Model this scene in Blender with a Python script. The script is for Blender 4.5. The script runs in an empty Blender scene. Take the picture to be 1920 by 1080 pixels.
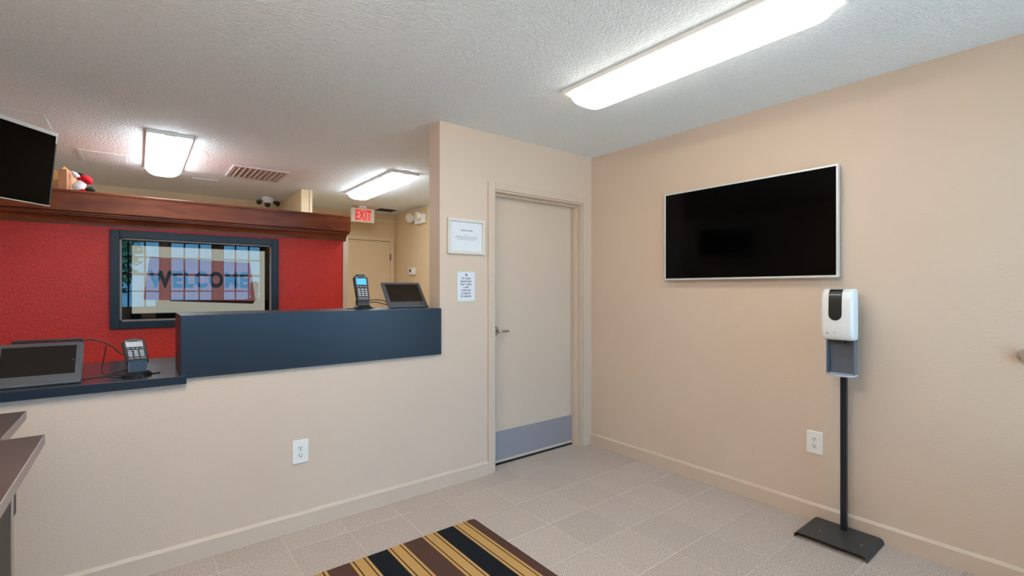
import bpy, bmesh, math, random
from mathutils import Vector, Matrix
random.seed(7)
PI = math.pi
sc = bpy.context.scene
COL = sc.collection

# ------------------------------------------------------------------ camera, sky, exposure
F_PX = 893.0
YAW = math.radians(51.82)                      # direction of view, measured from world +X
cam_d = bpy.data.cameras.new('camera')
cam = bpy.data.objects.new('camera', cam_d)
COL.objects.link(cam)
cam.location = (-3.051, -2.781, 1.318)
cam.rotation_euler = (PI / 2, 0, YAW - PI / 2)
cam_d.sensor_width = 36.0
cam_d.lens = F_PX / 1920.0 * 36.0
cam_d.shift_y = 3.0 / 1920.0
cam_d.clip_start = 0.02
sc.camera = cam

world = bpy.data.worlds.new('sky')
sc.world = world
world.use_nodes = True
bg = world.node_tree.nodes['Background']
bg.inputs['Color'].default_value = (0.19, 0.57, 1.0, 1)
bg.inputs['Strength'].default_value = 10.0

# the sun stands behind the building: it lights the ground outside the windows, not the room
sun_d = bpy.data.lights.new('sun', 'SUN')
sun = bpy.data.objects.new('sun', sun_d)
COL.objects.link(sun)
sun.rotation_euler = (math.radians(-38), 0, math.radians(12))
sun_d.energy = 42.0
sun_d.angle = math.radians(0.5)
sun_d.color = (1.0, 0.95, 0.88)

sc.view_settings.view_transform = 'Standard'
sc.view_settings.look = 'None'
sc.view_settings.gamma = 1.0
sc.view_settings.use_curve_mapping = False
sc.view_settings.exposure = 0.0
LAMP = 9.0                                     # radiance of the fluorescent lenses
LAMP_FILL = 35.0  # unseen fixture added behind the viewer, brighter, to lift the lobby walls
LAMP_BACK = 22.0


# ------------------------------------------------------------------ materials
def lin(r, g, b):
    f = lambda c: (c / 255 / 12.92) if c <= 10.3 else ((c / 255 + 0.055) / 1.055) ** 2.4
    return (f(r), f(g), f(b), 1.0)


MATS = {}


def mat(name, rgb, rough=0.6, metal=0.0, spec=0.5, emit=None, estr=0.0, bump=None, vary=None, coat=0.0):
    """plain principled material; bump=(scale,strength,dist); vary=(scale,amount) fine colour mottling"""
    m = bpy.data.materials.new(name)
    m.use_nodes = True
    nt = m.node_tree
    p = nt.nodes['Principled BSDF']
    c = lin(*rgb)
    p.inputs['Base Color'].default_value = c
    p.inputs['Roughness'].default_value = rough
    p.inputs['Metallic'].default_value = metal
    p.inputs['Specular IOR Level'].default_value = spec
    p.inputs['Coat Weight'].default_value = coat
    if emit:
        p.inputs['Emission Color'].default_value = lin(*emit)
        p.inputs['Emission Strength'].default_value = estr
    if bump or vary:
        tc = nt.nodes.new('ShaderNodeTexCoord')
    if vary:
        n = nt.nodes.new('ShaderNodeTexNoise')
        n.inputs['Scale'].default_value = vary[0]
        n.inputs['Detail'].default_value = 4
        nt.links.new(tc.outputs['Object'], n.inputs['Vector'])
        r = nt.nodes.new('ShaderNodeValToRGB')
        a = vary[1]
        r.color_ramp.elements[0].position = 0.3
        r.color_ramp.elements[1].position = 0.7
        r.color_ramp.elements[0].color = (c[0] * (1 - a), c[1] * (1 - a), c[2] * (1 - a), 1)
        r.color_ramp.elements[1].color = (c[0] * (1 + a), c[1] * (1 + a), c[2] * (1 + a), 1)
        nt.links.new(n.outputs['Fac'], r.inputs['Fac'])
        nt.links.new(r.outputs['Color'], p.inputs['Base Color'])
    if bump:
        n = nt.nodes.new('ShaderNodeTexNoise')
        n.inputs['Scale'].default_value = bump[0]
        n.inputs['Detail'].default_value = 3
        nt.links.new(tc.outputs['Object'], n.inputs['Vector'])
        b = nt.nodes.new('ShaderNodeBump')
        b.inputs['Strength'].default_value = bump[1]
        b.inputs['Distance'].default_value = bump[2]
        nt.links.new(n.outputs['Fac'], b.inputs['Height'])
        nt.links.new(b.outputs['Normal'], p.inputs['Normal'])
    MATS[name] = m
    return m


mat('paint_beige', (216, 194, 173), 0.55, bump=(90, 0.25, 0.004), vary=(1.3, 0.02))
mat('paint_trim', (212, 191, 170), 0.42)
mat('paint_door', (212, 192, 171), 0.45, vary=(2.0, 0.015))
mat('paint_tan', (224, 198, 158), 0.6, bump=(90, 0.25, 0.004))
mat('paint_tan_trim', (226, 202, 164), 0.45)
mat('paint_red', (206, 48, 36), 0.5, bump=(60, 0.6, 0.006), vary=(45, 0.10))
mat('popcorn', (236, 243, 246), 0.85, spec=0.2, bump=(85, 0.7, 0.010), vary=(110, 0.05))
mat('white_enamel', (232, 230, 226), 0.4)
mat('white_plastic', (236, 236, 234), 0.28)
mat('ivory_plastic', (238, 236, 229), 0.35)
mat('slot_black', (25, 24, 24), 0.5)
mat('brass_dark', (110, 84, 56), 0.4, metal=0.7)
mat('grout', (214, 198, 180), 0.85)
mat('laminate_navy', (25, 38, 51), 0.35, spec=0.4, vary=(3, 0.05))
mat('counter_dark', (52, 50, 56), 0.22, spec=0.6)
mat('frame_navy', (18, 34, 46), 0.4, spec=0.4)
mat('niche_dark', (40, 34, 32), 0.7)
mat('laminate_brown', (74, 62, 60), 0.4, vary=(6, 0.08))
mat('edge_grey', (150, 140, 134), 0.5)
mat('black_panel', (22, 22, 24), 0.5)
mat('steel', (180, 178, 174), 0.3, metal=1.0)
mat('kick_steel', (168, 168, 174), 0.55, metal=0.55)
mat('chrome', (205, 205, 205), 0.12, metal=1.0)
mat('silver_bezel', (214, 217, 217), 0.32, metal=0.35)
mat('tv_black', (2, 2, 2), 0.08, spec=0.10)
mat('black_plastic', (22, 23, 25), 0.38)
mat('charcoal', (66, 68, 71), 0.45)
mat('tablet_grey', (84, 86, 90), 0.42)
mat('tablet_glass', (26, 20, 18), 0.08)
mat('key_grey', (196, 200, 204), 0.5)
mat('key_dim', (120, 124, 128), 0.5)
mat('screen_cyan', (60, 170, 230), 0.3, emit=(50, 165, 232), estr=0.62)
mat('screen_glare', (212, 216, 220), 0.25)  # unlit terminal screen, its white reflection put into the base colour
mat('stand_black', (50, 52, 53), 0.5)
mat('pole_black', (24, 28, 36), 0.35)
mat('paper', (226, 228, 232), 0.7)
mat('frame_cream', (222, 214, 200), 0.45)
mat('ink_grey', (150, 152, 166), 0.8)
mat('ink_blue', (92, 100, 120), 0.8)
mat('paper_green', (196, 218, 184), 0.7)
mat('exit_face', (232, 222, 206), 0.5)
mat('exit_red', (235, 30, 45), 0.5, emit=(255, 30, 45), estr=0.35)
mat('exit_glow', (255, 176, 164), 0.5, emit=(255, 130, 120), estr=0.15)
mat('cardboard', (196, 138, 98), 0.8, vary=(12, 0.05))
mat('cardboard_light', (206, 160, 96), 0.8)
mat('plush_red', (200, 14, 34), 0.95)
mat('plush_white', (226, 224, 222), 0.95)
mat('plush_black', (16, 20, 18), 0.95)
mat('cable_black', (20, 20, 22), 0.5)
mat('rubber', (34, 30, 30), 0.8)
mat('lens_clear', (214, 206, 180), 0.15)
mat('vent_white', (206, 202, 202), 0.5)
mat('vent_dark', (60, 58, 60), 0.8)
mat('mullion', (150, 120, 92), 0.5)
mat('asphalt', (186, 184, 178), 0.9)
mat('leaf', (56, 124, 96), 0.8, vary=(3, 0.4))
mat('trunk', (90, 70, 54), 0.9)
mat('lamp_lens', (255, 255, 255), 0.4, emit=(255, 247, 235), estr=LAMP)
mat('lamp_lens_fill', (255, 255, 255), 0.4, emit=(255, 247, 235), estr=LAMP_FILL)
mat('lamp_lens_back', (255, 255, 255), 0.4, emit=(238, 248, 255), estr=LAMP_BACK)
mat('pic_white', (16, 16, 16), 0.5, spec=0.1, emit=(192, 184, 168), estr=0.95)
mat('pic_mat', (16, 16, 16), 0.5, spec=0.1, emit=(146, 92, 92), estr=0.95)
mat('pic_edge', (16, 16, 16), 0.5, spec=0.1, emit=(60, 34, 30), estr=0.8)
mat('pic_text', (12, 12, 14), 0.5, spec=0.1, emit=(30, 44, 62), estr=0.8)


def wood_material():
    m = bpy.data.materials.new('cherry_wood')
    m.use_nodes = True
    nt = m.node_tree
    p = nt.nodes['Principled BSDF']
    tc = nt.nodes.new('ShaderNodeTexCoord')
    mp = nt.nodes.new('ShaderNodeMapping')
    mp.inputs['Scale'].default_value = (0.7, 3.5, 3.5)
    n = nt.nodes.new('ShaderNodeTexNoise')
    n.inputs['Scale'].default_value = 4
    n.inputs['Detail'].default_value = 6
    n.inputs['Distortion'].default_value = 0.6
    r = nt.nodes.new('ShaderNodeValToRGB')
    r.color_ramp.elements[0].position = 0.3
    r.color_ramp.elements[0].color = lin(92, 38, 20)
    r.color_ramp.elements[1].position = 0.72
    r.color_ramp.elements[1].color = lin(142, 72, 36)
    nt.links.new(tc.outputs['Object'], mp.inputs['Vector'])
    nt.links.new(mp.outputs['Vector'], n.inputs['Vector'])
    nt.links.new(n.outputs['Fac'], r.inputs['Fac'])
    nt.links.new(r.outputs['Color'], p.inputs['Base Color'])
    p.inputs['Roughness'].default_value = 0.34
    p.inputs['Specular IOR Level'].default_value = 0.35
    MATS['cherry_wood'] = m


def tile_material():
    m = bpy.data.materials.new('speckled_tile')
    m.use_nodes = True
    nt = m.node_tree
    p = nt.nodes['Principled BSDF']
    g = nt.nodes.new('ShaderNodeNewGeometry')
    n = nt.nodes.new('ShaderNodeTexNoise')
    n.inputs['Scale'].default_value = 170
    n.inputs['Detail'].default_value = 2
    nt.links.new(g.outputs['Position'], n.inputs['Vector'])
    r = nt.nodes.new('ShaderNodeValToRGB')
    el = r.color_ramp.elements
    el[0].position = 0.34
    el[0].color = lin(150, 134, 122)
    el[1].position = 0.68
    el[1].color = lin(214, 200, 188)
    e = el.new(0.5)
    e.color = lin(187, 172, 160)
    nt.links.new(n.outputs['Fac'], r.inputs['Fac'])
    oi = nt.nodes.new('ShaderNodeObjectInfo')
    mr = nt.nodes.new('ShaderNodeMapRange')
    mr.inputs['To Min'].default_value = 0.95
    mr.inputs['To Max'].default_value = 1.03
    nt.links.new(oi.outputs['Random'], mr.inputs['Value'])
    mx = nt.nodes.new('ShaderNodeVectorMath')
    mx.operation = 'SCALE'
    nt.links.new(r.outputs['Color'], mx.inputs[0])
    nt.links.new(mr.outputs['Result'], mx.inputs['Scale'])
    nt.links.new(mx.outputs['Vector'], p.inputs['Base Color'])
    p.inputs['Roughness'].default_value = 0.42
    p.inputs['Specular IOR Level'].default_value = 0.4
    MATS['speckled_tile'] = m


def glass_material(name, ior, tint):
    m = bpy.data.materials.new(name)
    m.use_nodes = True
    nt = m.node_tree
    nt.nodes.remove(nt.nodes['Principled BSDF'])
    out = nt.nodes['Material Output']
    fr = nt.nodes.new('ShaderNodeFresnel')
    fr.inputs['IOR'].default_value = ior
    tr = nt.nodes.new('ShaderNodeBsdfTransparent')
    tr.inputs['Color'].default_value = tint
    gl = nt.nodes.new('ShaderNodeBsdfGlossy')
    gl.inputs['Roughness'].default_value = 0.0
    mx = nt.nodes.new('ShaderNodeMixShader')
    nt.links.new(fr.outputs['Fac'], mx.inputs['Fac'])
    nt.links.new(tr.outputs['BSDF'], mx.inputs[1])
    nt.links.new(gl.outputs['BSDF'], mx.inputs[2])
    nt.links.new(mx.outputs['Shader'], out.inputs['Surface'])
    MATS[name] = m


def mat_stripes():
    """striped floor mat: stripes run along local Y, pattern repeats along local X from the right edge"""
    m = bpy.data.materials.new('mat_stripes')
    m.use_nodes = True
    nt = m.node_tree
    p = nt.nodes['Principled BSDF']
    tc = nt.nodes.new('ShaderNodeTexCoord')
    sx = nt.nodes.new('ShaderNodeSeparateXYZ')
    nt.links.new(tc.outputs['Object'], sx.inputs[0])
    a = nt.nodes.new('ShaderNodeMath')
    a.operation = 'MULTIPLY'
    per = 0.384
    a.inputs[1].default_value = -1.0 / per
    nt.links.new(sx.outputs['X'], a.inputs[0])
    f = nt.nodes.new('ShaderNodeMath')
    f.operation = 'FRACT'
    nt.links.new(a.outputs[0], f.inputs[0])
    r = nt.nodes.new('ShaderNodeValToRGB')
    r.color_ramp.interpolation = 'CONSTANT'
    brown, tan, black, line = lin(86, 62, 52), lin(192, 150, 92), lin(30, 32, 36), lin(58, 36, 26)
    stops, x = [], 0.0
    def tan_group(x):
        for c, w in ((tan, .013), (line, .006), (tan, .047), (line, .006), (tan, .013)):
            stops.append((x / per, c))
            x += w
        return x
    stops.append((0.0, brown)); x = 0.058
    x = tan_group(x)
    stops.append((x / per, black)); x += 0.106
    x = tan_group(x)
    stops.append((x / per, brown))
    el = r.color_ramp.elements
    el[0].position, el[0].color = stops[0]
    el[1].position, el[1].color = stops[1]
    for pos, c in stops[2:]:
        e = el.new(pos)
        e.color = c
    nt.links.new(f.outputs[0], r.inputs['Fac'])
    n = nt.nodes.new('ShaderNodeTexNoise')
    n.inputs['Scale'].default_value = 500
    nt.links.new(tc.outputs['Object'], n.inputs['Vector'])
    b = nt.nodes.new('ShaderNodeBump')
    b.inputs['Strength'].default_value = 0.5
    b.inputs['Distance'].default_value = 0.003
    nt.links.new(n.outputs['Fac'], b.inputs['Height'])
    nt.links.new(b.outputs['Normal'], p.inputs['Normal'])
    nt.links.new(r.outputs['Color'], p.inputs['Base Color'])
    p.inputs['Roughness'].default_value = 0.95
    p.inputs['Specular IOR Level'].default_value = 0.1
    MATS['mat_stripes'] = m


wood_material()
tile_material()
mat_stripes()
glass_material('glass_tinted', 1.42, (0.80, 0.84, 0.84, 1))
glass_material('glass_clear', 1.45, (0.96, 0.98, 0.98, 1))


# ------------------------------------------------------------------ mesh helpers
class MB:
    def __init__(self):
        self.bm = bmesh.new()

    def box(self, x0, x1, y0, y1, z0, z1, bev=0.0, seg=2):
        b = bmesh.new()
        bmesh.ops.create_cube(b, size=1.0)
        for v in b.verts:
            v.co = Vector(((x0 + x1) / 2 + v.co.x * (x1 - x0), (y0 + y1) / 2 + v.co.y * (y1 - y0), (z0 + z1) / 2 + v.co.z * (z1 - z0)))
        if bev:
            bmesh.ops.bevel(b, geom=b.edges[:], offset=bev, segments=seg, profile=0.5, affect='EDGES')
        self._add(b)
        return self

    def _add(self, b, mx=None):
        if mx is not None:
            b.transform(mx)
        me = bpy.data.meshes.new('tmp')
        b.to_mesh(me)
        b.free()
        self.bm.from_mesh(me)
        bpy.data.meshes.remove(me)

    def rings(self, rings, cap0=True, cap1=True, mx=None):
        """loft a list of equally long closed rings of 3D points"""
        b = bmesh.new()
        vs = [[b.verts.new(Vector(p)) for p in r] for r in rings]
        n = len(vs[0])
        for a, c in zip(vs, vs[1:]):
            for i in range(n):
                b.faces.new((a[i], a[(i + 1) % n], c[(i + 1) % n], c[i]))
        if cap0:
            b.faces.new(vs[0][::-1])
        if cap1:
            b.faces.new(vs[-1])
        bmesh.ops.recalc_face_normals(b, faces=b.faces[:])
        self._add(b, mx)
        return self

    def prism(self, pts, axis, a, c, mx=None):
        """polygon in the two other axes, extruded along axis from a to c"""
        def P(u, v, w):
            return {'x': (w, u, v), 'y': (u, w, v), 'z': (u, v, w)}[axis]
        return self.rings([[P(u, v, a) for u, v in pts], [P(u, v, c) for u, v in pts]], mx=mx)

    def lathe(self, prof, n=20, mx=None):
        """prof: (radius, z) list, revolved round Z"""
        return self.rings([[(r * math.cos(2 * PI * i / n), r * math.sin(2 * PI * i / n), z) for i in range(n)] for r, z in prof], mx=mx)

    def tube(self, pts, r, n=8):
        pts = [Vector(p) for p in pts]
        rg = []
        up = Vector((0, 0, 1))
        for i, p in enumerate(pts):
            d = (pts[min(i + 1, len(pts) - 1)] - pts[max(i - 1, 0)]).normalized()
            s = d.cross(up)
            if s.length < 1e-3:
                s = Vector((1, 0, 0))
            s.normalize()
            u = s.cross(d).normalized()
            rg.append([p + r * (math.cos(2 * PI * k / n) * s + math.sin(2 * PI * k / n) * u) for k in range(n)])
        return self.rings(rg)

    def build(self, name, m, parent=None, smooth=False, loc=None, rot=None):
        me = bpy.data.meshes.new(name)
        self.bm.to_mesh(me)
        self.bm.free()
        if smooth:
            for f in me.polygons:
                f.use_smooth = True
            try:
                me.set_sharp_from_angle(angle=math.radians(smooth if smooth > 1 else 35))
            except Exception:
                pass
        return link(name, me, m, parent, loc, rot)


def link(name, me, m, parent=None, loc=None, rot=None):
    o = bpy.data.objects.new(name, me)
    COL.objects.link(o)
    if m is not None and not me.materials:
        me.materials.append(MATS[m])
    if parent is not None:
        o.parent = parent
    if loc is not None:
        o.location = loc
    if rot is not None:
        o.rotation_euler = rot
    return o


def rr(w, h, r, n=5):
    out = []
    for cx, cy, a0 in ((w / 2 - r, h / 2 - r, 0), (-w / 2 + r, h / 2 - r, 90), (-w / 2 + r, -h / 2 + r, 180), (w / 2 - r, -h / 2 + r, 270)):
        for k in range(n + 1):
            a = math.radians(a0 + 90 * k / n)
            out.append((cx + r * math.cos(a), cy + r * math.sin(a)))
    return out


def spline(pts, n=8):
    """Catmull-Rom through pts"""
    P = [Vector(p) for p in pts]
    P = [2 * P[0] - P[1]] + P + [2 * P[-1] - P[-2]]
    out = []
    for i in range(1, len(P) - 2):
        for k in range(n):
            t = k / n
            a, b, c, d = P[i - 1], P[i], P[i + 1], P[i + 2]
            out.append(0.5 * ((2 * b) + (c - a) * t + (2 * a - 5 * b + 4 * c - d) * t * t + (3 * b - a - 3 * c + d) * t ** 3))
    out.append(P[-2])
    return out


def tag(o, label=None, cat=None, group=None, kind=None):
    if label:
        o['label'] = label
    if cat:
        o['category'] = cat
    if group:
        o['group'] = group
    if kind:
        o['kind'] = kind
    return o


def thing(name, label, cat, loc=(0, 0, 0), rotz=0.0, group=None):
    o = bpy.data.objects.new(name, None)
    o.empty_display_size = 0.1
    COL.objects.link(o)
    o.location = loc
    o.rotation_euler = (0, 0, rotz)
    return tag(o, label, cat, group)


def struct(o, label=None):
    return tag(o, label, kind='structure')


def text_mesh(s, size, spacing=1.0, sx=1.0, depth=0.0008, align='CENTER', bold=0.0):
    cu = bpy.data.curves.new('txt', 'FONT')
    cu.body = s
    cu.size = size
    cu.align_x = align
    cu.space_character = spacing
    cu.extrude = depth
    cu.offset = bold
    cu.resolution_u = 3
    ob = bpy.data.objects.new('txt', cu)
    COL.objects.link(ob)
    bpy.context.view_layer.update()
    dg = bpy.context.evaluated_depsgraph_get()
    me = bpy.data.meshes.new_from_object(ob.evaluated_get(dg))
    bpy.data.objects.remove(ob)
    bpy.data.curves.remove(cu)
    me.materials.clear()
    for v in me.vertices:
        v.co.x *= sx
    return me


FACE_Y = (PI / 2, 0, 0)      # text plane turned to face -Y
CEIL = 2.44
X_L, Y_R, Y_B = -4.0, -3.4, 3.95   # left wall, rear (window) wall, back office wall

# ------------------------------------------------------------------ floor
fl = struct(MB().box(X_L, 0, Y_R, Y_B, -0.06, -0.0016).build('floor', 'grout'), 'speckled beige tiled lobby floor with pale joints')
TS, J = 0.305, 0.0035
xs = [X_L] + [-0.01 - TS * k for k in range(13, -1, -1) if -0.01 - TS * k > X_L + 0.02]
ys = [Y_R] + [-0.195 - TS * k for k in range(11, -1, -1) if -0.195 - TS * k > Y_R + 0.02] + [0.0]
tile_cache = {}
for i in range(len(xs) - 1):
    for j in range(len(ys) - 1):
        w, h = round(xs[i + 1] - xs[i] - J, 4), round(ys[j + 1] - ys[j] - J, 4)
        if (w, h) not in tile_cache:
            b = MB()
            e = 0.0012
            b.rings([[(w / 2 * s - 0 * e, h / 2 * t, -0.008) for s, t in ((-1, -1), (1, -1), (1, 1), (-1, 1))],
                     [(w / 2 * s, h / 2 * t, -e) for s, t in ((-1, -1), (1, -1), (1, 1), (-1, 1))],
                     [((w / 2 - e) * s, (h / 2 - e) * t, 0) for s, t in ((-1, -1), (1, -1), (1, 1), (-1, 1))]])
            o = b.build('tile', 'speckled_tile', fl)
            tile_cache[(w, h)] = o.data
        else:
            o = link('tile', tile_cache[(w, h)], None, fl)
        o.location = ((xs[i] + xs[i + 1]) / 2, (ys[j] + ys[j + 1]) / 2, random.uniform(-0.0002, 0.0002))
# a threshold strip of flooring inside the door recess
MB().box(-1.03, -0.10, 0.0, 0.15, -0.008, 0.0).build('tile', 'speckled_tile', fl)

# ------------------------------------------------------------------ ceiling and walls
struct(MB().box(X_L, 0.0, Y_R, Y_B, CEIL, CEIL + 0.1).build('ceiling', 'popcorn'), 'grey-white stippled ceiling')
struct(MB().box(0.0, 0.12, Y_R - 0.12, Y_B + 0.12, -0.06, CEIL + 0.1).build('wall_right', 'paint_beige'), 'beige wall carrying the large television')
struct(MB().box(X_L - 0.12, X_L, Y_R - 0.12, Y_B + 0.12, -0.06, CEIL + 0.1).build('wall_left', 'paint_beige'))
struct(MB().box(X_L, 0.0, Y_B, Y_B + 0.12, -0.06, CEIL + 0.1).build('wall_back', 'paint_tan'), 'tan rear wall of the office behind the counter')
# the office side of the right wall has its own tan paint
struct(MB().box(-0.006, 0.0, 0.15, Y_B, 0.0, CEIL).build('wall_right_office', 'paint_tan'), 'tan side wall of the office')

# front wall: pier with the door, half wall under the counter
WT = 0.143
wf = MB()
wf.box(-1.474, -1.028, 0, WT, 0, CEIL)
wf.box(-0.111, 0.0, 0, WT, 0, CEIL)
wf.box(-1.028, -0.111, 0, WT, 2.041, CEIL)
wf.box(-2.885, -1.474, 0, WT, 0, 0.892)
wf.box(X_L, -2.885, 0, WT, 0, 0.868)
struct(wf.build('wall_front', 'paint_beige'), 'beige lobby wall with doorway and half wall under the counter')

# red partition with a window opening
RY = 1.95
WX0, WX1, WZ0, WZ1 = -3.158, -2.098, 1.072, 1.716
wr = MB()
wr.box(X_L, WX0, RY, RY + 0.1, 0, 2.02)
wr.box(WX1, -1.456, RY, RY + 0.1, 0, 2.02)
wr.box(WX0, WX1, RY, RY + 0.1, 0, WZ0)
wr.box(WX0, WX1, RY, RY + 0.1, WZ1, 2.02)
struct(wr.build('wall_center', 'paint_red'), 'red textured partition behind the counter')
struct(MB().box(-1.456, -1.408, RY - 0.006, RY + 0.1, 0, 2.0, 0.003).build('trim_1', 'paint_beige'), 'beige corner strip ending the red partition')
# full-height stub wall in the office
st = struct(MB().box(-1.61, -1.50, 2.87, Y_B, 0, CEIL).build('wall_inner', 'paint_tan'), 'tan stub wall rising behind the cornice')
MB().box(-1.614, -1.530, 2.855, 2.87, 0, CEIL, 0.002).build('casing', 'paint_tan_trim', st)
MB().box(-1.526, -1.496, 2.850, 2.87, 0, CEIL, 0.002).build('casing', 'paint_tan_trim', st)
struct(MB().box(-1.4, -0.006, Y_B - 0.03, Y_B, 2.318, 2.355, 0.006).build('trim_2', 'paint_tan_trim'), 'tan rail high on the office rear wall')


# baseboards
def base_prof(t=0.013, h=0.097):
    return [(0, 0), (t, 0), (t, h - 0.014), (t * 0.55, h - 0.004), (0.002, h), (0, h)]


struct(MB().prism([(-y, z) for y, z in base_prof()], 'x', X_L, -1.085).build('baseboard_front', 'paint_trim'))
struct(MB().prism([(-y, z) for y, z in base_prof()], 'y', Y_R, 0.0).build('baseboard_right', 'paint_trim'))
struct(MB().prism([(X_L + y, z) for y, z in base_prof()], 'y', Y_R, 0.0).build('baseboard_left', 'paint_trim'))

# ------------------------------------------------------------------ lobby door
d1 = struct(thing('door_1', 'flat beige door with a steel kick plate in the lobby wall', None))
del_keys = [k for k in ('category',) if k in d1]
LY = 0.105     # face of the leaf
MB().box(-1.085, -1.028, -0.012, 0.0, 0, 2.092, 0.003).build('casing', 'paint_trim', d1)
MB().box(-0.111, -0.056, -0.012, 0.0, 0, 2.092, 0.003).build('casing', 'paint_trim', d1)
MB().box(-1.028, -0.111, -0.012, 0.0, 2.041, 2.092, 0.003).build('casing', 'paint_trim', d1)
MB().box(-1.028, -1.016, 0, WT, 0, 2.041).build('jamb', 'paint_trim', d1)
MB().box(-0.123, -0.111, 0, WT, 0, 2.041).build('jamb', 'paint_trim', d1)
MB().box(-1.016, -0.123, 0, WT, 2.029, 2.041).build('jamb', 'paint_trim', d1)
MB().box(-1.016, -0.998, 0.052, LY - 0.003, 0, 2.029, 0.002).build('stop', 'paint_trim', d1)
MB().box(-0.139, -0.123, 0.052, LY - 0.003, 0, 2.029, 0.002).build('stop', 'paint_trim', d1)
MB().box(-0.998, -0.139, 0.052, LY - 0.003, 2.012, 2.029, 0.002).build('stop', 'paint_trim', d1)
leaf = MB().box(-1.012, -0.127, LY, LY + 0.042, 0.012, 2.024, 0.002).build('leaf', 'paint_door', d1)
MB().box(-1.0, -0.138, LY - 0.002, LY, 0.034, 0.250, 0.0008, 1).build('kick_plate', 'kick_steel', d1)
for k in range(5):
    for z in (0.045, 0.239):
        MB().lathe([(0.004, 0), (0.0035, 0.0015), (0.001, 0.002)], 8, Matrix.Translation((-0.99 + k * 0.21, LY - 0.002, z)) @ Matrix.Rotation(PI / 2, 4, 'X')).build('screw', 'steel', d1)
MB().box(-1.016, -0.123, LY - 0.012, WT, 0.0, 0.008, 0.002).build('threshold', 'black_panel', d1)
hd = MB().lathe([(0.034, 0), (0.034, 0.006), (0.028, 0.012), (0.014, 0.014), (0.012, 0.05), (0.010, 0.055)], 24,
                Matrix.Translation((-0.945, LY, 1.008)) @ Matrix.Rotation(PI / 2, 4, 'X')).build('handle', 'steel', d1, smooth=30)
hp = spline([(-0.945, LY - 0.05, 1.008), (-0.925, LY - 0.056, 1.009), (-0.895, LY - 0.055, 1.006), (-0.855, LY - 0.05, 1.008)], 5)
MB().tube(hp, 0.009, 10).build('lever', 'steel', hd, smooth=40)

# ------------------------------------------------------------------ office door
d2 = struct(thing('door_2', 'tan office door beyond the red partition', None))
MB().box(-0.90, -0.088, Y_B - 0.012, Y_B, 0.01, 2.03, 0.002).build('leaf', 'paint_tan_trim', d2)
for a, b, z0, z1 in ((-0.96, -0.90, 0, 2.09), (-0.088, -0.03, 0, 2.09), (-0.90, -0.088, 2.035, 2.09)):
    MB().box(a, b, Y_B - 0.03, Y_B, z0, z1, 0.003).build('casing', 'paint_tan_trim', d2)
MB().box(-0.90, -0.088, Y_B - 0.014, Y_B, 2.0305, 2.042).build('gap_shade', 'slot_black', d2)  # black strip painting in the shade between leaf and head casing
for z in (0.25, 1.05, 1.80):
    MB().tube([(-0.088, Y_B - 0.034, z - 0.05), (-0.088, Y_B - 0.034, z + 0.05)], 0.010, 8).build('hinge', 'brass_dark', d2)

# ------------------------------------------------------------------ cornice on the red partition
cn = thing('cornice', 'long dark cherry wood cornice topping the red partition', 'cornice', (0, 0, 0))
CX1 = -1.418
fascia = [(1.846, 1.880), (1.840, 1.884), (1.840, 2.012), (1.836, 2.016), (1.836, 2.028), (1.840, 2.032), (1.95, 2.032), (1.95, 1.880)]
MB().prism(fascia, 'x', X_L, CX1).build('fascia', 'cherry_wood', cn)
MB().prism([(1.862, 1.862), (1.856, 1.868), (1.856, 1.876), (1.862, 1.880), (1.95, 1.880), (1.95, 1.862)], 'x', X_L, CX1 - 0.004).build('bead', 'cherry_wood', cn)
crown = [(1.95, 1.862), (1.872, 1.862)] + [(1.872 + 0.066 * math.sin(t * PI / 2 / 6), 1.854 - 0.050 * (1 - math.cos(t * PI / 2 / 6)) - 0.0 * t) for t in range(7)] + [(1.938, 1.796), (1.95, 1.796)]
MB().prism(crown, 'x', X_L, CX1 - 0.012).build('crown_moulding', 'cherry_wood', cn)
MB().box(X_L, CX1, 1.95, 2.50, 2.020, 2.032).build('deck', 'cherry_wood', cn)

# ------------------------------------------------------------------ framed glass in the red partition
w1 = struct(thing('window_1', 'framed glass panel in the red partition reflecting the street windows', None))
OX0, OX1, OZ0, OZ1 = -3.216, -2.042, 1.014, 1.776
MB().box(OX0, WX0, RY - 0.022, RY, OZ0, OZ1, 0.003).build('frame', 'frame_navy', w1)
MB().box(WX1, OX1, RY - 0.022, RY, OZ0, OZ1, 0.003).build('frame', 'frame_navy', w1)
MB().box(WX0, WX1, RY - 0.022, RY, WZ1, OZ1, 0.003).build('frame', 'frame_navy', w1)
MB().box(WX0, WX1, RY - 0.022, RY, OZ0, WZ0, 0.003).build('frame', 'frame_navy', w1)
MB().prism([(WX0, WZ0), (WX1, WZ0), (WX1, WZ1), (WX0, WZ1)], 'y', RY + 0.030, RY + 0.0301).build('pane', 'glass_tinted', w1)
nb = MB()
ny = RY + 0.24
nb.box(WX0 - 0.02, WX1 + 0.02, ny, ny + 0.02, WZ0 - 0.02, WZ1 + 0.02)
nb.box(WX0 - 0.02, WX0, RY + 0.1, ny, WZ0 - 0.02, WZ1 + 0.02)
nb.box(WX1, WX1 + 0.02, RY + 0.1, ny, WZ0 - 0.02, WZ1 + 0.02)
nb.box(WX0, WX1, RY + 0.1, ny, WZ0 - 0.02, WZ0)
nb.box(WX0, WX1, RY + 0.1, ny, WZ1, WZ1 + 0.02)
nb.build('niche', 'niche_dark', w1)
b_ = MB()
for a, b, c, d in ((WX0, WX0 + .012, WZ0, WZ1), (WX1 - .012, WX1, WZ0, WZ1), (WX0, WX1, WZ1 - .012, WZ1), (WX0, WX1, WZ0, WZ0 + .012)):
    b_.box(a, b, RY, RY + 0.028, c, d)
b_.build('glazing_bead', 'edge_grey', w1)

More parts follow.
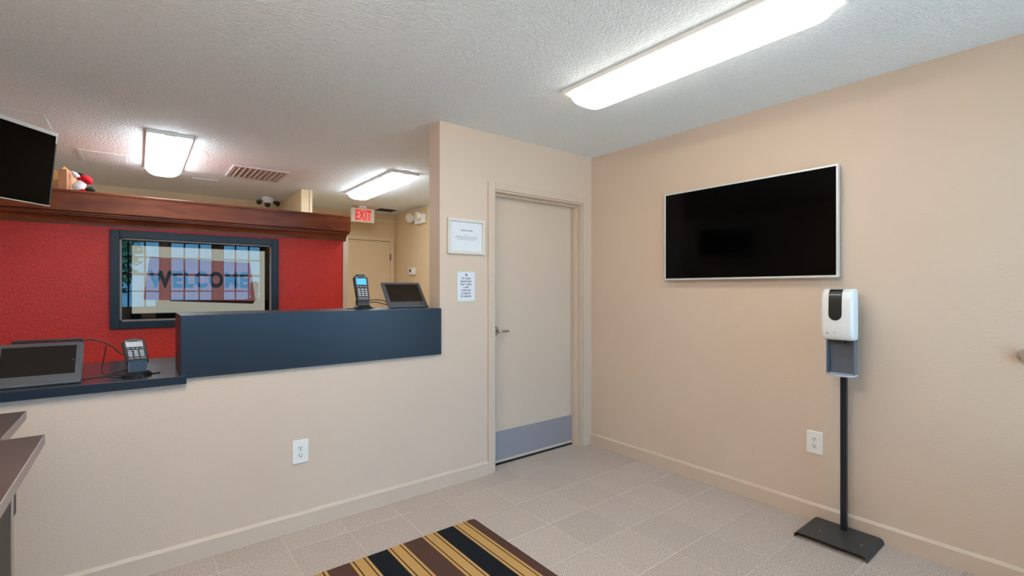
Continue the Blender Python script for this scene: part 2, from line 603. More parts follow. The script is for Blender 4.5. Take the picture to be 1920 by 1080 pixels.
# television behind that glass, showing a doormat picture
SX0, SX1, SZ0, SZ1, SY = -3.085, -2.135, 1.128, 1.668, RY + 0.10
wt = thing('television', 'lit screen showing a WELCOME doormat behind the framed glass', 'television', ((SX0 + SX1) / 2, SY, SZ0))
cx = (SX0 + SX1) / 2
MB().box(SX0 - cx - 0.006, SX1 - cx + 0.006, 0.002, 0.06, -0.012, SZ1 - SZ0 + 0.008, 0.003).build('casing', 'black_plastic', wt)
MB().box(SX0 - cx, SX1 - cx, 0.0, 0.003, 0, SZ1 - SZ0).build('screen', 'pic_white', wt)
W, Hh = SX1 - SX0, SZ1 - SZ0
q = [(-.425 * W, .22 * Hh), (-.417 * W, .20 * Hh), (.405 * W, .14 * Hh), (.42 * W, .17 * Hh), (.375 * W, .78 * Hh), (.365 * W, .80 * Hh), (-.37 * W, .84 * Hh), (-.385 * W, .82 * Hh)]
MB().prism(q, 'y', -0.001, -0.0002).build('doormat_picture', 'pic_mat', wt)
MB().prism([(-.24 * W, .205 * Hh), (-.24 * W, .175 * Hh), (.40 * W, .115 * Hh), (.415 * W, .165 * Hh)], 'y', -0.0014, -0.0002).build('doormat_edge', 'pic_edge', wt)
tm = text_mesh('WELCOME', 0.178, 1.16, 0.74, 0.0003, 'CENTER', 0.0085)
link('lettering', tm, 'pic_text', wt, (-0.012, -0.0018, 0.214), FACE_Y)

# ------------------------------------------------------------------ counters
rc = thing('raised_counter', 'raised dark blue counter ledge over the half wall', 'counter', (-2.18, 0, 0.892))
MB().box(-0.71, 0.706, -0.022, 0.0, 0.0, 0.303, 0.002).build('front_panel', 'laminate_navy', rc)
MB().box(-0.71, -0.690, 0.0, 0.366, 0.0, 0.280).build('end_panel', 'laminate_navy', rc)
MB().box(-0.71, 0.706, 0.0, 0.366, 0.2802, 0.303, 0.001).build('top', 'laminate_navy', rc)
lc = thing('lower_counter', 'low dark counter slab at the left with a square nosing', 'counter', (-3.43, 0.38, 0.868))
MB().box(-0.57, 0.54, -0.355, 0.41, 0.0, 0.039, 0.002).build('top', 'counter_dark', lc)
MB().box(0.54, 1.20, -0.010, 0.41, 0.0, 0.039, 0.002).build('work_surface', 'counter_dark', lc)
MB().box(-0.57, 0.563, -0.412, -0.404, 0.0, 0.039, 0.001).build('nosing', 'laminate_navy', lc)
MB().box(-0.57, 0.54, -0.404, -0.355, 0.0, 0.0388).build('front_strip', 'counter_dark', lc)

# ------------------------------------------------------------------ wall television (right wall)
def wall_tv():
    t = thing('television', 'large flat television in a thin silver frame on the beige wall', 'television', (0, -1.2965, 1.385), -PI / 2)
    w, h = 1.089, 0.620
    MB().box(-w / 2 + .003, w / 2 - .003, -0.044, -0.012, 0.003, h - .003, 0.004).build('casing', 'silver_bezel', t)
    MB().box(-0.25, 0.25, -0.012, 0.0, 0.15, 0.45).build('wall_bracket', 'black_plastic', t)
    b = 0.011
    for a, c, d, e in ((-w / 2, w / 2, h - b, h), (-w / 2, w / 2, 0, b * 1.1), (-w / 2, -w / 2 + b * .8, b * 1.1, h - b), (w / 2 - b, w / 2, b * 1.1, h - b)):
        MB().box(a, c, -0.052, -0.044, d, e, 0.0015).build('bezel', 'silver_bezel', t)
    MB().box(-w / 2 + b * .8, w / 2 - b, -0.0475, -0.044, b * 1.1, h - b).build('screen', 'tv_black', t)


wall_tv()


# television hung high at the left above the counter
def hung_tv():
    yaw, tilt, w, h = 0.892, 0.111, 0.75, 0.42
    tr = Vector((-3.411, .958, 2.209))
    e = Vector((math.cos(yaw), math.sin(yaw), 0))
    n = Vector((math.sin(yaw), -math.cos(yaw), 0))
    dn = -Vector((0, 0, 1)) * math.cos(tilt) - n * math.sin(tilt)
    c = tr - e * w / 2 + dn * h          # bottom centre
    t = thing('television', 'flat television hung tilted high above the counter at the left', 'television', c, 0)
    mx = Matrix((( e.x, -n.x * math.cos(tilt) + 0, -dn.x), (e.y, -n.y * math.cos(tilt), -dn.y), (0, 0, math.cos(tilt))))
    yv = (-dn).cross(e)
    mx = Matrix(((e.x, yv.x, -dn.x), (e.y, yv.y, -dn.y), (e.z, yv.z, -dn.z)))
    t.rotation_euler = mx.to_euler()
    MB().box(-w / 2 + .002, w / 2 - .002, 0.004, 0.045, .002, h - .002, 0.004).build('casing', 'charcoal', t)
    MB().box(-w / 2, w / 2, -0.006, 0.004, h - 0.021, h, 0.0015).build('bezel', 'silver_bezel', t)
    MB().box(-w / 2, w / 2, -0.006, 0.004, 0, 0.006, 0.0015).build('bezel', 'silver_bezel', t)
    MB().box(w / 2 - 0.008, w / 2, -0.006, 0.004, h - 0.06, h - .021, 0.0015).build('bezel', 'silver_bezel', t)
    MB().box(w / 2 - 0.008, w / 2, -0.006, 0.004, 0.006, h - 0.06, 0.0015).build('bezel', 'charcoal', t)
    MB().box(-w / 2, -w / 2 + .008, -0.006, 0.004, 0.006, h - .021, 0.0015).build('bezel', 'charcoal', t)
    MB().box(-w / 2 + .008, w / 2 - .008, -0.003, 0.004, 0.006, h - 0.021).build('screen', 'tv_black', t)
    MB().box(-0.10, 0.10, 0.045, 0.06, 0.11, 0.31, 0.003).build('mount_plate', 'black_plastic', t)
    # arm back to the left wall, in the television's own frame
    inv = (Matrix.Translation(c) @ mx.to_4x4()).inverted()
    a = inv @ Vector((X_L + 0.02, 0.83, 2.02))
    MB().tube([(0, 0.06, 0.21), a], 0.016, 8).build('mount_arm', 'black_plastic', t)
    MB().lathe([(0.06, -0.01), (0.06, 0.0)], 16, Matrix.Translation(inv @ Vector((X_L + 0.006, 0.83, 2.02))) @ (mx.to_4x4().inverted()) @ Matrix.Rotation(PI / 2, 4, 'Y')).build('wall_plate', 'black_plastic', t)


hung_tv()


# ------------------------------------------------------------------ fluorescent wrap lights
def wrap_light(x, y0, y1, label, m):
    L, Wd = y1 - y0, 0.262
    t = thing('ceiling_light', label, 'ceiling light', (x, (y0 + y1) / 2, CEIL), 0, 'fluorescent ceiling lights')
    MB().box(-Wd / 2 - .008, Wd / 2 + .008, -L / 2 - .002, L / 2 + .002, -0.024, 0.0, 0.003).build('housing', 'white_enamel', t)
    rg = []
    for k in range(8):
        a = k / 7 * PI / 2
        ins = 0.095 * (1 - math.cos(a))
        z = -0.022 - 0.066 * math.sin(a)
        rg.append([(px, py, z) for px, py in rr(Wd - 2 * ins, L - 2 * ins, 0.100 - ins, 5)])
    MB().rings(rg).build('lens', m, t, smooth=50)
    for s in (-1, 1):
        MB().box(-0.035, 0.035, s * (L / 2 + 0.005) - 0.004, s * (L / 2 + 0.005) + 0.004, -0.030, 0.0, 0.001, 1).build('clip', 'white_enamel', t)


wrap_light(-1.035, -2.14, -0.85, 'long glowing fluorescent ceiling light nearest the large wall television', 'lamp_lens')
wrap_light(-2.95, -2.35, -1.06, 'unseen ceiling light added behind the viewer to brighten the lobby', 'lamp_lens_fill')
wrap_light(-2.865, 1.40, 2.70, 'bright fluorescent ceiling light seen end-on above the wooden cornice', 'lamp_lens_back')
wrap_light(-1.045, 1.40, 2.70, 'slanting fluorescent ceiling light beside the exit sign', 'lamp_lens_back')


# ------------------------------------------------------------------ ceiling vents and hatches
def vent(x0, x1, y0, y1, label, dark, n, name='ceiling_vent'):
    t = thing(name, label, 'vent', ((x0 + x1) / 2, (y0 + y1) / 2, CEIL), 0)
    w, l = (x1 - x0) / 2, (y1 - y0) / 2
    fr = 0.03
    for a, b, c, d in ((-w, w, l - fr, l), (-w, w, -l, -l + fr), (-w, -w + fr, -l + fr, l - fr), (w - fr, w, -l + fr, l - fr)):
        MB().box(a, b, c, d, -0.014, 0.0, 0.003).build('frame', 'vent_white', t)
    MB().box(-w + fr, w - fr, -l + fr, l - fr, -0.003, -0.001).build('backing', 'vent_dark', t)
    for k in range(n):
        x = -w + fr + (2 * w - 2 * fr) * (k + .5) / n
        d = (w - fr) / n * .56
        MB().prism([(x - d, -0.003), (x - d + .004, -0.003), (x + d, -0.015), (x + d - .004, -0.015)], 'y', -l + fr, l - fr).build('slat', dark, t)
    return t


vent(-2.375, -1.91, 2.105, 2.625, 'white louvred air vent in the ceiling above the cornice', 'vent_white', 9)
vent(-0.47, -0.17, 3.40, 3.69, 'small dark air vent in the ceiling behind the exit sign', 'vent_dark', 6)


def hatch(x0, x1, y0, y1, label):
    t = thing('ceiling_hatch', label, 'hatch', ((x0 + x1) / 2, (y0 + y1) / 2, CEIL), 0, 'access hatches in the ceiling')
    w, l = (x1 - x0) / 2, (y1 - y0) / 2
    for a, b, c, d in ((-w, w, l - .02, l), (-w, w, -l, -l + .02), (-w, -w + .02, -l + .02, l - .02), (w - .02, w, -l + .02, l - .02)):
        MB().box(a, b, c, d, -0.004, 0.0, 0.0015).build('frame', 'popcorn', t)
    MB().box(-w + .024, w - .024, -l + .024, l - .024, -0.004, 0.0).build('panel', 'popcorn', t)


hatch(-3.43, -3.12, 2.335, 2.75, 'flush ceiling hatch left of the end-on ceiling light')
hatch(-2.62, -2.40, 2.93, 3.33, 'flush ceiling hatch between the end-on ceiling light and louvred vent')
hatch(-3.92, -3.52, 1.46, 1.86, 'flush ceiling hatch above the hung television')

# ------------------------------------------------------------------ exit sign, emergency light, thermostat, security light
ex = thing('exit_sign', 'illuminated red EXIT sign hanging from the office ceiling', 'exit sign', (-0.674, 3.5, 2.222))
MB().box(-0.16, 0.16, -0.025, 0.025, 0, 0.185, 0.004).build('housing', 'exit_face', ex)
MB().box(-0.105, 0.112, -0.0262, -0.025, 0.016, 0.176).build('light_panel', 'exit_glow', ex)
link('lettering', text_mesh('EXIT', 0.19, 1.14, 0.52, 0.001, 'CENTER', 0.002), 'exit_red', ex, (0.004, -0.0275, 0.029), FACE_Y)
MB().box(-0.05, 0.05, -0.025, 0.025, 0.185, CEIL - 2.222, 0.002).build('canopy', 'white_enamel', ex)

em = thing('emergency_light', 'twin-head emergency light on the tan office side wall', 'emergency light', (-0.006, 3.05, 2.19), -PI / 2)
MB().box(-0.15, 0.11, -0.06, 0.0, 0.02, 0.145, 0.012).build('body', 'ivory_plastic', em, smooth=40)
for lx, lz, ry in ((-0.21, 0.115, 0.35), (0.03, 0.115, -0.1)):
    mxh = Matrix.Translation((lx, -0.085, lz)) @ Matrix.Rotation(ry, 4, 'Z') @ Matrix.Rotation(PI / 2 + 0.25, 4, 'X')
    h_ = MB().lathe([(0.03, -0.05), (0.05, -0.03), (0.062, 0.0), (0.062, 0.022)], 20, mxh).build('lamp_head', 'ivory_plastic', em, smooth=30)
    MB().lathe([(0.056, 0.022), (0.05, 0.032), (0.02, 0.038)], 20, mxh).build('lens', 'lens_clear', h_, smooth=30)
MB().tube([(-0.21, -0.06, 0.115), (-0.14, -0.04, 0.10)], 0.014, 8).build('swivel', 'ivory_plastic', em)

th = thing('thermostat', 'small white thermostat on the tan office side wall', 'thermostat', (-0.006, 3.345, 1.525), -PI / 2)
MB().box(-0.085, 0.085, -0.028, 0, 0, 0.10, 0.006).build('body', 'white_plastic', th, smooth=40)
MB().box(-0.055, -0.005, -0.0292, -0.028, 0.038, 0.082).build('display', 'slot_black', th)

sl = thing('security_light', 'white ceiling security light with two black lamp heads', 'security light', (-1.81, 3.6, CEIL))
MB().lathe([(0.055, 0.0), (0.068, -0.02), (0.068, -0.05), (0.05, -0.075), (0.02, -0.08)], 20).build('body', 'white_plastic', sl, smooth=40)
for s in (-1, 1):
    MB().tube([(s * 0.055, -0.01, -0.05), (s * 0.085, -0.03, -0.062)], 0.012, 8).build('arm', 'black_plastic', sl)
    MB().lathe([(0.014, -0.03), (0.026, -0.02), (0.03, 0.02), (0.024, 0.024)], 14, Matrix.Translation((s * 0.095, -0.045, -0.072)) @ Matrix.Rotation(PI / 2 + 0.4, 4, 'X') @ Matrix.Rotation(s * 0.4, 4, 'Y')).build('lamp_head', 'black_plastic', sl, smooth=40)
MB().lathe([(0.03, -0.03), (0.034, 0.0), (0.022, 0.022), (0.004, 0.03)], 14, Matrix.Translation((-0.005, -0.02, -0.098)) @ Matrix.Rotation(PI, 4, 'X')).build('sensor', 'black_plastic', sl, smooth=40)


# ------------------------------------------------------------------ outlets
def outlet(label, loc, rotz):
    t = thing('wall_outlet', label, 'outlet', loc, rotz, 'duplex wall outlets')
    pts = rr(0.083, 0.127, 0.006, 3)
    mx = Matrix.Translation((0, 0, 0.0635)) @ Matrix.Rotation(PI / 2, 4, 'X')
    pl = MB().rings([[(x, y, 0) for x, y in pts], [(x, y, 0.003) for x, y in pts], [(x * .95, y * .965, 0.0065) for x, y in pts]], mx=mx).build('plate', 'ivory_plastic', t)
    for s in (-1, 1):
        zc = 0.0635 + s * 0.0205
        f = MB().rings([[(x, -0.006, zc + z) for x, z in rr(0.034, 0.029, 0.012, 4)], [(x, -0.0085, zc + z) for x, z in rr(0.032, 0.027, 0.011, 4)]]).build('receptacle', 'white_plastic', t)
        MB().box(-0.0085, -0.0055, -0.0092, -0.0084, zc, zc + 0.009).build('slot', 'slot_black', f)
        MB().box(0.0055, 0.0085, -0.0092, -0.0084, zc + 0.001, zc + 0.009).build('slot', 'slot_black', f)
        MB().lathe([(0.0032, 0), (0.0032, 0.0008)], 10, Matrix.Translation((0, -0.0084, zc - 0.0065)) @ Matrix.Rotation(PI / 2, 4, 'X')).build('slot', 'slot_black', f)
    MB().lathe([(0.003, 0), (0.0025, 0.001)], 8, Matrix.Translation((0, -0.0065, 0.0635)) @ Matrix.Rotation(PI / 2, 4, 'X')).build('screw', 'steel', t)


outlet('white outlet plate low on the wall below the counter', (-2.3465, 0, 0.364), 0)
outlet('white outlet plate low on the wall behind the sanitizer stand', (0, -1.708, 0.380), -PI / 2)

# ------------------------------------------------------------------ framed notice and paper sign beside the door
fn = thing('framed_notice', 'cream-framed white notice on the wall left of the door', 'notice', (-1.269, 0, 1.562))
w, h, b = 0.150, 0.242, 0.021
for a, c, d, e in ((-w, w, h - b, h), (-w, w, 0, b), (-w, -w + b, b, h - b), (w - b, w, b, h - b)):
    MB().box(a, c, -0.018, 0, d, e, 0.002).build('frame', 'frame_cream', fn)
MB().box(-w + b, w - b, -0.006, -0.001, b, h - b).build('sheet', 'paper', fn)


def print_rows(name, m, parent, y, z, x0, x1, hgt, seed):
    """one row of print too small to read: short word-length strokes"""
    r = random.Random(seed)
    b = MB()
    x = x0
    while x < x1:
        l = min(r.uniform(0.006, 0.019), x1 - x)
        b.box(x, x + l, y - 0.0004, y, z, z + hgt * r.uniform(.8, 1.0))
        x += l + 0.004
    b.build(name, m, parent)


print_rows('print_line', 'ink_grey', fn, -0.006, 0.158, -0.044, 0.052, 0.010, 3)
print_rows('print_line', 'ink_grey', fn, -0.006, 0.132, -0.018, 0.020, 0.003, 4)
for k, (a, c) in enumerate(((-0.085, 0.090), (-0.090, 0.085), (-0.072, 0.066))):
    print_rows('print_line', 'ink_grey', fn, -0.006, 0.118 - k * 0.010, a, c, 0.0042, 5 + k)

ps = thing('paper_sign', 'small white paper sign with green edges below the framed notice', 'sign', (-1.270, 0, 1.234))
MB().box(-0.074, 0.074, -0.003, 0, 0.0, 0.211, 0.001, 1).build('backing', 'paper_green', ps)
MB().box(-0.070, 0.072, -0.0038, -0.003, 0.006, 0.205).build('sheet', 'paper', ps)
MB().lathe([(0.011, 0), (0.011, 0.0004), (0.006, 0.0005)], 6, Matrix.Translation((0.002, -0.0038, 0.185)) @ Matrix.Rotation(PI / 2, 4, 'X')).build('emblem', 'ink_grey', ps)
for k, s in enumerate(('For guests', 'staying fewer', 'than 7 nights,', 'a valid', 'credit card', 'is required', 'for payment')):
    link('lettering', text_mesh(s, 0.0205, 1.0, 0.84, 0.0002, 'CENTER', 0.0004), 'ink_blue', ps, (0.0, -0.0041, 0.156 - k * 0.0205), FACE_Y)

# ------------------------------------------------------------------ chrome door stop on the right wall
ds = thing('door_stop', 'round chrome door stop on the wall at the right edge', 'door stop', (0, -2.537, 1.027), -PI / 2)
MB().lathe([(0.034, 0), (0.034, 0.012), (0.030, 0.022), (0.024, 0.027), (0.021, 0.026)], 28, Matrix.Rotation(PI / 2, 4, 'X')).build('ring', 'chrome', ds, smooth=50)
MB().lathe([(0.021, 0.0262), (0.016, 0.024), (0.008, 0.0215), (0.001, 0.021)], 24, Matrix.Rotation(PI / 2, 4, 'X')).build('cup', 'chrome', ds, smooth=50)


# ------------------------------------------------------------------ hand sanitizer dispenser stand
def sanitizer():
    t = thing('sanitizer_stand', 'white hand sanitizer dispenser on a black floor stand', 'dispenser stand', (-0.155, -1.8735, 0), -PI / 2)
    # channel-shaped foot: plate bent down at both ends
    a, th_, hh, r = 0.163, 0.004, 0.030, 0.022
    outer = [(-a, 0)] + [(-a + r - r * math.cos(k * PI / 12), hh - r + r * math.sin(k * PI / 12)) for k in range(7)]
    outer += [(-x, z) for x, z in reversed(outer)]
    inner = [((abs(x) - th_ if abs(x) > a - r else abs(x)) * (1 if x > 0 else -1), max(z - (th_ if z > 0.004 else 0), 0)) for x, z in outer]
    MB().prism(outer + inner[::-1], 'y', -0.138, 0.132).build('base_plate', 'stand_black', t, smooth=30)
    MB().box(-0.0145, 0.0145, 0.070, 0.099, 0.029, 1.30, 0.003).build('pole', 'pole_black', t)
    MB().box(-0.045, 0.045, 0.062, 0.070, 1.06, 1.30, 0.001).build('mount_plate', 'stand_black', t)
    for sx in (-0.075, 0.11):
        MB().lathe([(0.004, 0.0298), (0.003, 0.0315)], 8, Matrix.Translation((sx, -0.03, 0))).build('screw', 'steel', t)
    # body: rounded shell, stacked rings along z
    def ring(w, y0, y1, z, rad):
        pts = rr(w, y1 - y0, rad, 5)
        return [(x, y + (y0 + y1) / 2, z) for x, y in pts]
    Z0, Z1, OX = 1.054, 1.322, 0.0
    prof = [(0.0, .130, -0.010), (0.006, .140, -0.018), (0.02, .1435, -0.026), (0.06, .1445, -0.034), (0.13, .1445, -0.036), (0.21, .1435, -0.034), (0.242, .142, -0.030), (0.256, .140, -0.022), (0.264, .135, -0.008), (0.268, .128, 0.006)]
    dx = 0.0015
    rg = [[(x + dx, y, z) for x, y, z in ring(wd, yf, 0.062, Z0 + dz, 0.016)] for dz, wd, yf in prof]
    MB().rings(rg).build('body', 'white_plastic', t, smooth=60)
    # smoked window: strip following the front profile and lapping over the top edge
    def front(zz):
        for (za, _, ya), (zb, _, yb) in zip(prof, prof[1:]):
            if za <= zz <= zb:
                return ya + (yb - ya) * (zz - za) / (zb - za)
        return prof[-1][2]
    zb, zt, hw = 0.103, 0.266, 0.030
    L, R_ = [], []
    zs = [zb + 0.030 * (1 - math.cos(k * PI / 12)) for k in range(7)] + [zb + .06, zb + .10, .21, .225, .242, .250, .256, .260, .264, .266]
    pts_l, pts_r = [], []
    for k, zz in enumerate(zs):
        q = max(0.0, 1 - (zz - zb) / 0.030)
        ww = hw * math.sqrt(max(0.03, 1 - q * q)) if q > 0 else hw
        y = front(zz) - 0.0016
        pts_l.append((-ww - 0.004, y, Z0 + zz))
        pts_r.append((ww - 0.004, y, Z0 + zz))
    bm = bmesh.new()
    fl_ = [bm.verts.new(p) for p in pts_l]
    fr_ = [bm.verts.new(p) for p in pts_r]
    bl_ = [bm.verts.new((p[0], p[1] + 0.004, p[2])) for p in pts_l]
    br_ = [bm.verts.new((p[0], p[1] + 0.004, p[2])) for p in pts_r]
    for k in range(len(zs) - 1):
        bm.faces.new((fl_[k], fr_[k], fr_[k + 1], fl_[k + 1]))
        bm.faces.new((bl_[k], fl_[k], fl_[k + 1], bl_[k + 1]))
        bm.faces.new((fr_[k], br_[k], br_[k + 1], fr_[k + 1]))
    bm.faces.new((fl_[0], bl_[0], br_[0], fr_[0]))
    bm.faces.new((fl_[-1], fr_[-1], br_[-1], bl_[-1]))
    bmesh.ops.recalc_face_normals(bm, faces=bm.faces[:])
    m_ = MB()
    m_._add(bm)
    wn = m_.build('smoked_window', 'black_plastic', t, smooth=40)
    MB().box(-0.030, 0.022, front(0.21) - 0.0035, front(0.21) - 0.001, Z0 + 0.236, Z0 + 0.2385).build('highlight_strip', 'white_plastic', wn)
    MB().lathe([(0.0035, 0), (0.003, 0.001)], 10, Matrix.Translation((-0.040, -0.0335, Z0 + 0.036)) @ Matrix.Rotation(PI / 2, 4, 'X')).build('indicator', 'slot_black', t)
    MB().lathe([(0.0035, 0), (0.003, 0.0006)], 4, Matrix.Translation((-0.006, -0.0335, Z0 + 0.039)) @ Matrix.Rotation(PI / 2, 4, 'X')).build('mark', 'edge_grey', t)
    # drip tray: back plate, cheeks and half-round tray
    tr = MB()
    tr.box(-0.056, 0.064, 0.050, 0.058, 0.874, Z0 + .004)
    tr.box(-0.060, -0.055, 0.012, 0.058, 0.874, Z0)
    tr.box(0.063, 0.068, 0.012, 0.058, 0.874, Z0)
    tray = tr.build('tray_back', 'tray_grey', t)
    arc = [(0.004 + 0.066 * math.cos(PI + k * PI / 12), 0.012 + 0.046 * math.sin(PI + k * PI / 12)) for k in range(13)] + [(0.070, 0.058), (-0.062, 0.058)]
    MB().prism(arc, 'z', 0.866, 0.874).build('drip_tray', 'tray_light', tray)
    MB().box(-0.012, 0.028, -0.005, 0.03, Z0 - 0.018, Z0 + .002, 0.002).build('nozzle', 'slot_black', t)


mat('tray_grey', (98, 106, 118), 0.4)
mat('tray_light', (186, 190, 196), 0.35)
sanitizer()

# ------------------------------------------------------------------ striped floor mat
fm = thing('floor_mat', 'brown black and tan striped floor mat on the tiles', 'floor mat', (-1.533, -0.497, 0))
mw, ml = 1.50, 0.92
pts = [(x - mw / 2, y - ml / 2) for x, y in rr(mw, ml, 0.022, 4)]
MB().rings([[(x, y, 0.0003) for x, y in pts], [(x, y, 0.004) for x, y in pts], [(-mw / 2 + (x + mw / 2) * .996, -ml / 2 + (y + ml / 2) * .993, 0.006) for x, y in pts]]).build('rubber_backing', 'rubber', fm)
pts2 = [(x - mw / 2, y - ml / 2) for x, y in rr(mw - .010, ml - .012, 0.018, 4)]
MB().rings([[(x, y, 0.0055) for x, y in pts2], [(x, y, 0.0082) for x, y in pts2]]).build('pile', 'mat_stripes', fm)


# ------------------------------------------------------------------ the two desks at the left edge
def desk(x1, y0, y1, label, pedestal):
    top = 0.86
    t = thing('desk', label, 'desk', (x1, (y0 + y1) / 2, 0), 0, 'brown desks along the left wall')
    l = (y1 - y0) / 2
    w = x1 - X_L - 0.01
    MB().box(-w, -0.002, -l + .002, l - .002, top - 0.03, top).build('top', 'laminate_brown', t)
    MB().box(-0.002, 0.0, -l, l, top - 0.0305, top - 0.0005).build('edge_band', 'edge_grey', t)
    MB().box(-w, -0.002, l - .002, l, top - 0.0305, top - 0.0005).build('edge_band', 'edge_grey', t)
    yb = pedestal - (y0 + y1) / 2
    MB().box(-w, -0.032, -l + 0.05, yb, 0.0, top - 0.0305, 0.002).build('cabinet', 'black_panel', t)
    MB().box(-0.07, -0.030, yb, yb + 0.030, 0.0, top - 0.0305, 0.002).build('edge_strip', 'steel', t)
    MB().box(-0.06, -0.030, yb + 0.030, yb + 0.062, 0.708, top - 0.0305, 0.002).build('bracket', 'black_panel', t)


desk(-3.380, -0.660, -0.234, 'dark brown desk top nearer the counter wall at the left edge', -0.52)
desk(-3.281, -1.95, -0.682, 'dark brown desk top over a black cabinet nearest the viewer', -0.985)


# ------------------------------------------------------------------ tablets on the counters
def tablet(label, loc, charger):
    t = thing('tablet', label, 'tablet', loc, 0, 'tablets on stands on the counters')
    W, L, T = 0.286, 0.215, 0.014
    ang = math.radians(50)
    R = Matrix.Rotation(ang, 4, 'X')
    pts = rr(W, L, 0.012, 4)
    P = lambda ins, z: [(x * (1 - 2 * ins / W), (y * (1 - 2 * ins / L)) + L / 2, z) for x, y in pts]
    base = Matrix.Translation((0, 0.006, 0.008)) @ R
    MB().rings([P(.002, -T), P(0, -T + .003), P(0, -0.003), P(.003, 0)], mx=base).build('case', 'tablet_grey', t, smooth=40)
    MB().box(-W / 2 + 0.024, W / 2 - 0.024, 0.045, L - 0.020, 0, 0.0006).build('screen', 'tablet_glass', t).matrix_local = base
    MB().lathe([(0.0035, 0.0002), (0.003, 0.0012)], 10, base @ Matrix.Translation((W / 2 - 0.032, 0.118, 0.0004))).build('button', 'charcoal', t)
    MB().tube([(-W / 2 + 0.004, 0.004, 0.008), (W / 2 - 0.004, 0.004, 0.008)], 0.008, 10).build('front_lip', 'tablet_grey', t, smooth=40)
    MB().prism([(0.035, 0.0), (0.190, 0.0), (0.190, 0.010), (0.045, 0.014)], 'x', -0.06, 0.06).build('stand_foot', 'black_plastic', t)
    MB().prism([(0.172, 0.004), (0.188, 0.004), (0.128, 0.128), (0.112, 0.114)], 'x', -0.055, 0.055).build('stand_leg', 'black_plastic', t)
    if charger:
        MB().box(W / 2 - 0.035, W / 2 - 0.012, 0.135, 0.185, 0.0, 0.105, 0.004).build('charger', 'black_plastic', t)
        MB().box(-W / 2 + 0.05, W / 2 - 0.005, 0.150, 0.172, 0.172, 0.186, 0.003).build('hinge_bar', 'black_plastic', t)
    return t


tablet('grey tablet on a tilted stand on the raised counter ledge', (-1.618, 0.150, 1.195), False)
tablet('grey tablet on a tilted stand on the low left counter', (-3.389, 0.045, 0.907), True)


# ------------------------------------------------------------------ card payment terminals
def terminal(label, loc, rotz, tilt_deg, lit, neck):
    t = thing('card_terminal', label, 'card terminal', loc, rotz, 'card payment terminals')
    MB().lathe([(0.058, 0.0), (0.058, 0.010), (0.052, 0.016), (0.044, 0.024), (0.036, 0.024)], 24).build('base', 'black_plastic', t, smooth=40)
    for k in range(3):
        a = math.radians(20 + 145 * k) if k < 2 else math.radians(275)
        c, s = math.cos(a), math.sin(a)
        f = MB()
        f.box(0.03, 0.098, -0.006, 0.006, 0.0, 0.005, 0.0015)
        f.build('foot', 'black_plastic', t).rotation_euler = (0, 0, a)
    MB().prism([(-0.026, 0.014), (0.026, 0.014), (0.032, neck), (-0.012, neck)], 'x', -0.036, 0.036).build('neck', 'charcoal', t)
    MB().prism([(-0.0275, 0.020), (-0.026, 0.020), (-0.0145, neck - 0.004), (-0.016, neck - 0.004)], 'x', -0.030, 0.030).build('neck_plate', 'laminate_navy', t)
    R = Matrix.Translation((0, -0.018, neck - 0.004)) @ Matrix.Rotation(math.radians(tilt_deg), 4, 'X')
    W, L, T = 0.084, 0.185, 0.030
    out = [(-W / 2, 0.004), (-W / 2 + .004, 0), (W / 2 - .004, 0), (W / 2, 0.004), (W / 2 + .004, L * .80), (W / 2 + .003, L - .022), (W / 2 - .020, L), (-W / 2 + .020, L), (-W / 2 - .003, L - .022), (-W / 2 - .004, L * .80)]
    cxy = Vector((0, L / 2))
    sh = lambda k, z: [(x * k, (y - L / 2) * (1 - (1 - k) * .6) + L / 2, z) for x, y in out]
    body = MB().rings([sh(.86, -T), sh(1.0, -T * .6), sh(1.0, -0.004), sh(.94, 0.0)], mx=R).build('body', 'black_plastic', t)
    MB().box(-0.033, 0.033, 0.112, 0.154, -0.001, 0.0008).build('screen', 'screen_cyan' if lit else 'screen_glare', t).matrix_local = R
    MB().box(-0.016, 0.016, 0.167, 0.173, -0.001, 0.0006).build('badge', 'key_dim', t).matrix_local = R
    for s in (-1, 1):
        MB().box(s * 0.026 - .009, s * 0.026 + .009, 0.1615, 0.1645, -0.001, 0.0006).build('badge', 'key_grey', t).matrix_local = R
    key = None
    def put(w, h, x, y, m):
        MB().box(-w / 2, w / 2, -h / 2, h / 2, 0, 0.0022, 0.0008, 1).build('key', m, t).matrix_local = R @ Matrix.Translation((x, y, -0.0004))
    for k in range(4):
        put(0.011, 0.0045, -0.027 + 0.018 * k, 0.099, 'key_grey')
    for r_ in range(4):
        for c in range(3):
            put(0.0165, 0.0082, -0.0225 + 0.0225 * c, 0.081 - 0.0138 * r_, 'key_grey')
    for c in range(3):
        put(0.019, 0.014, -0.0225 + 0.0225 * c, 0.020, 'key_dim')
    return t


terminal('black card terminal with a glowing blue screen on the raised ledge', (-1.925, 0.185, 1.195), 0.05, 72, True, 0.052)
terminal('black card terminal with a pale glinting screen on the low counter', (-3.052, 0.105, 0.907), 0.12, 31, False, 0.078)


# ------------------------------------------------------------------ cables
def cable(label, pts, r, group):
    o = MB().tube(spline(pts, 10), r, 8).build('cable', 'cable_black', None, smooth=60)
    tag(o, label, 'cable', group)


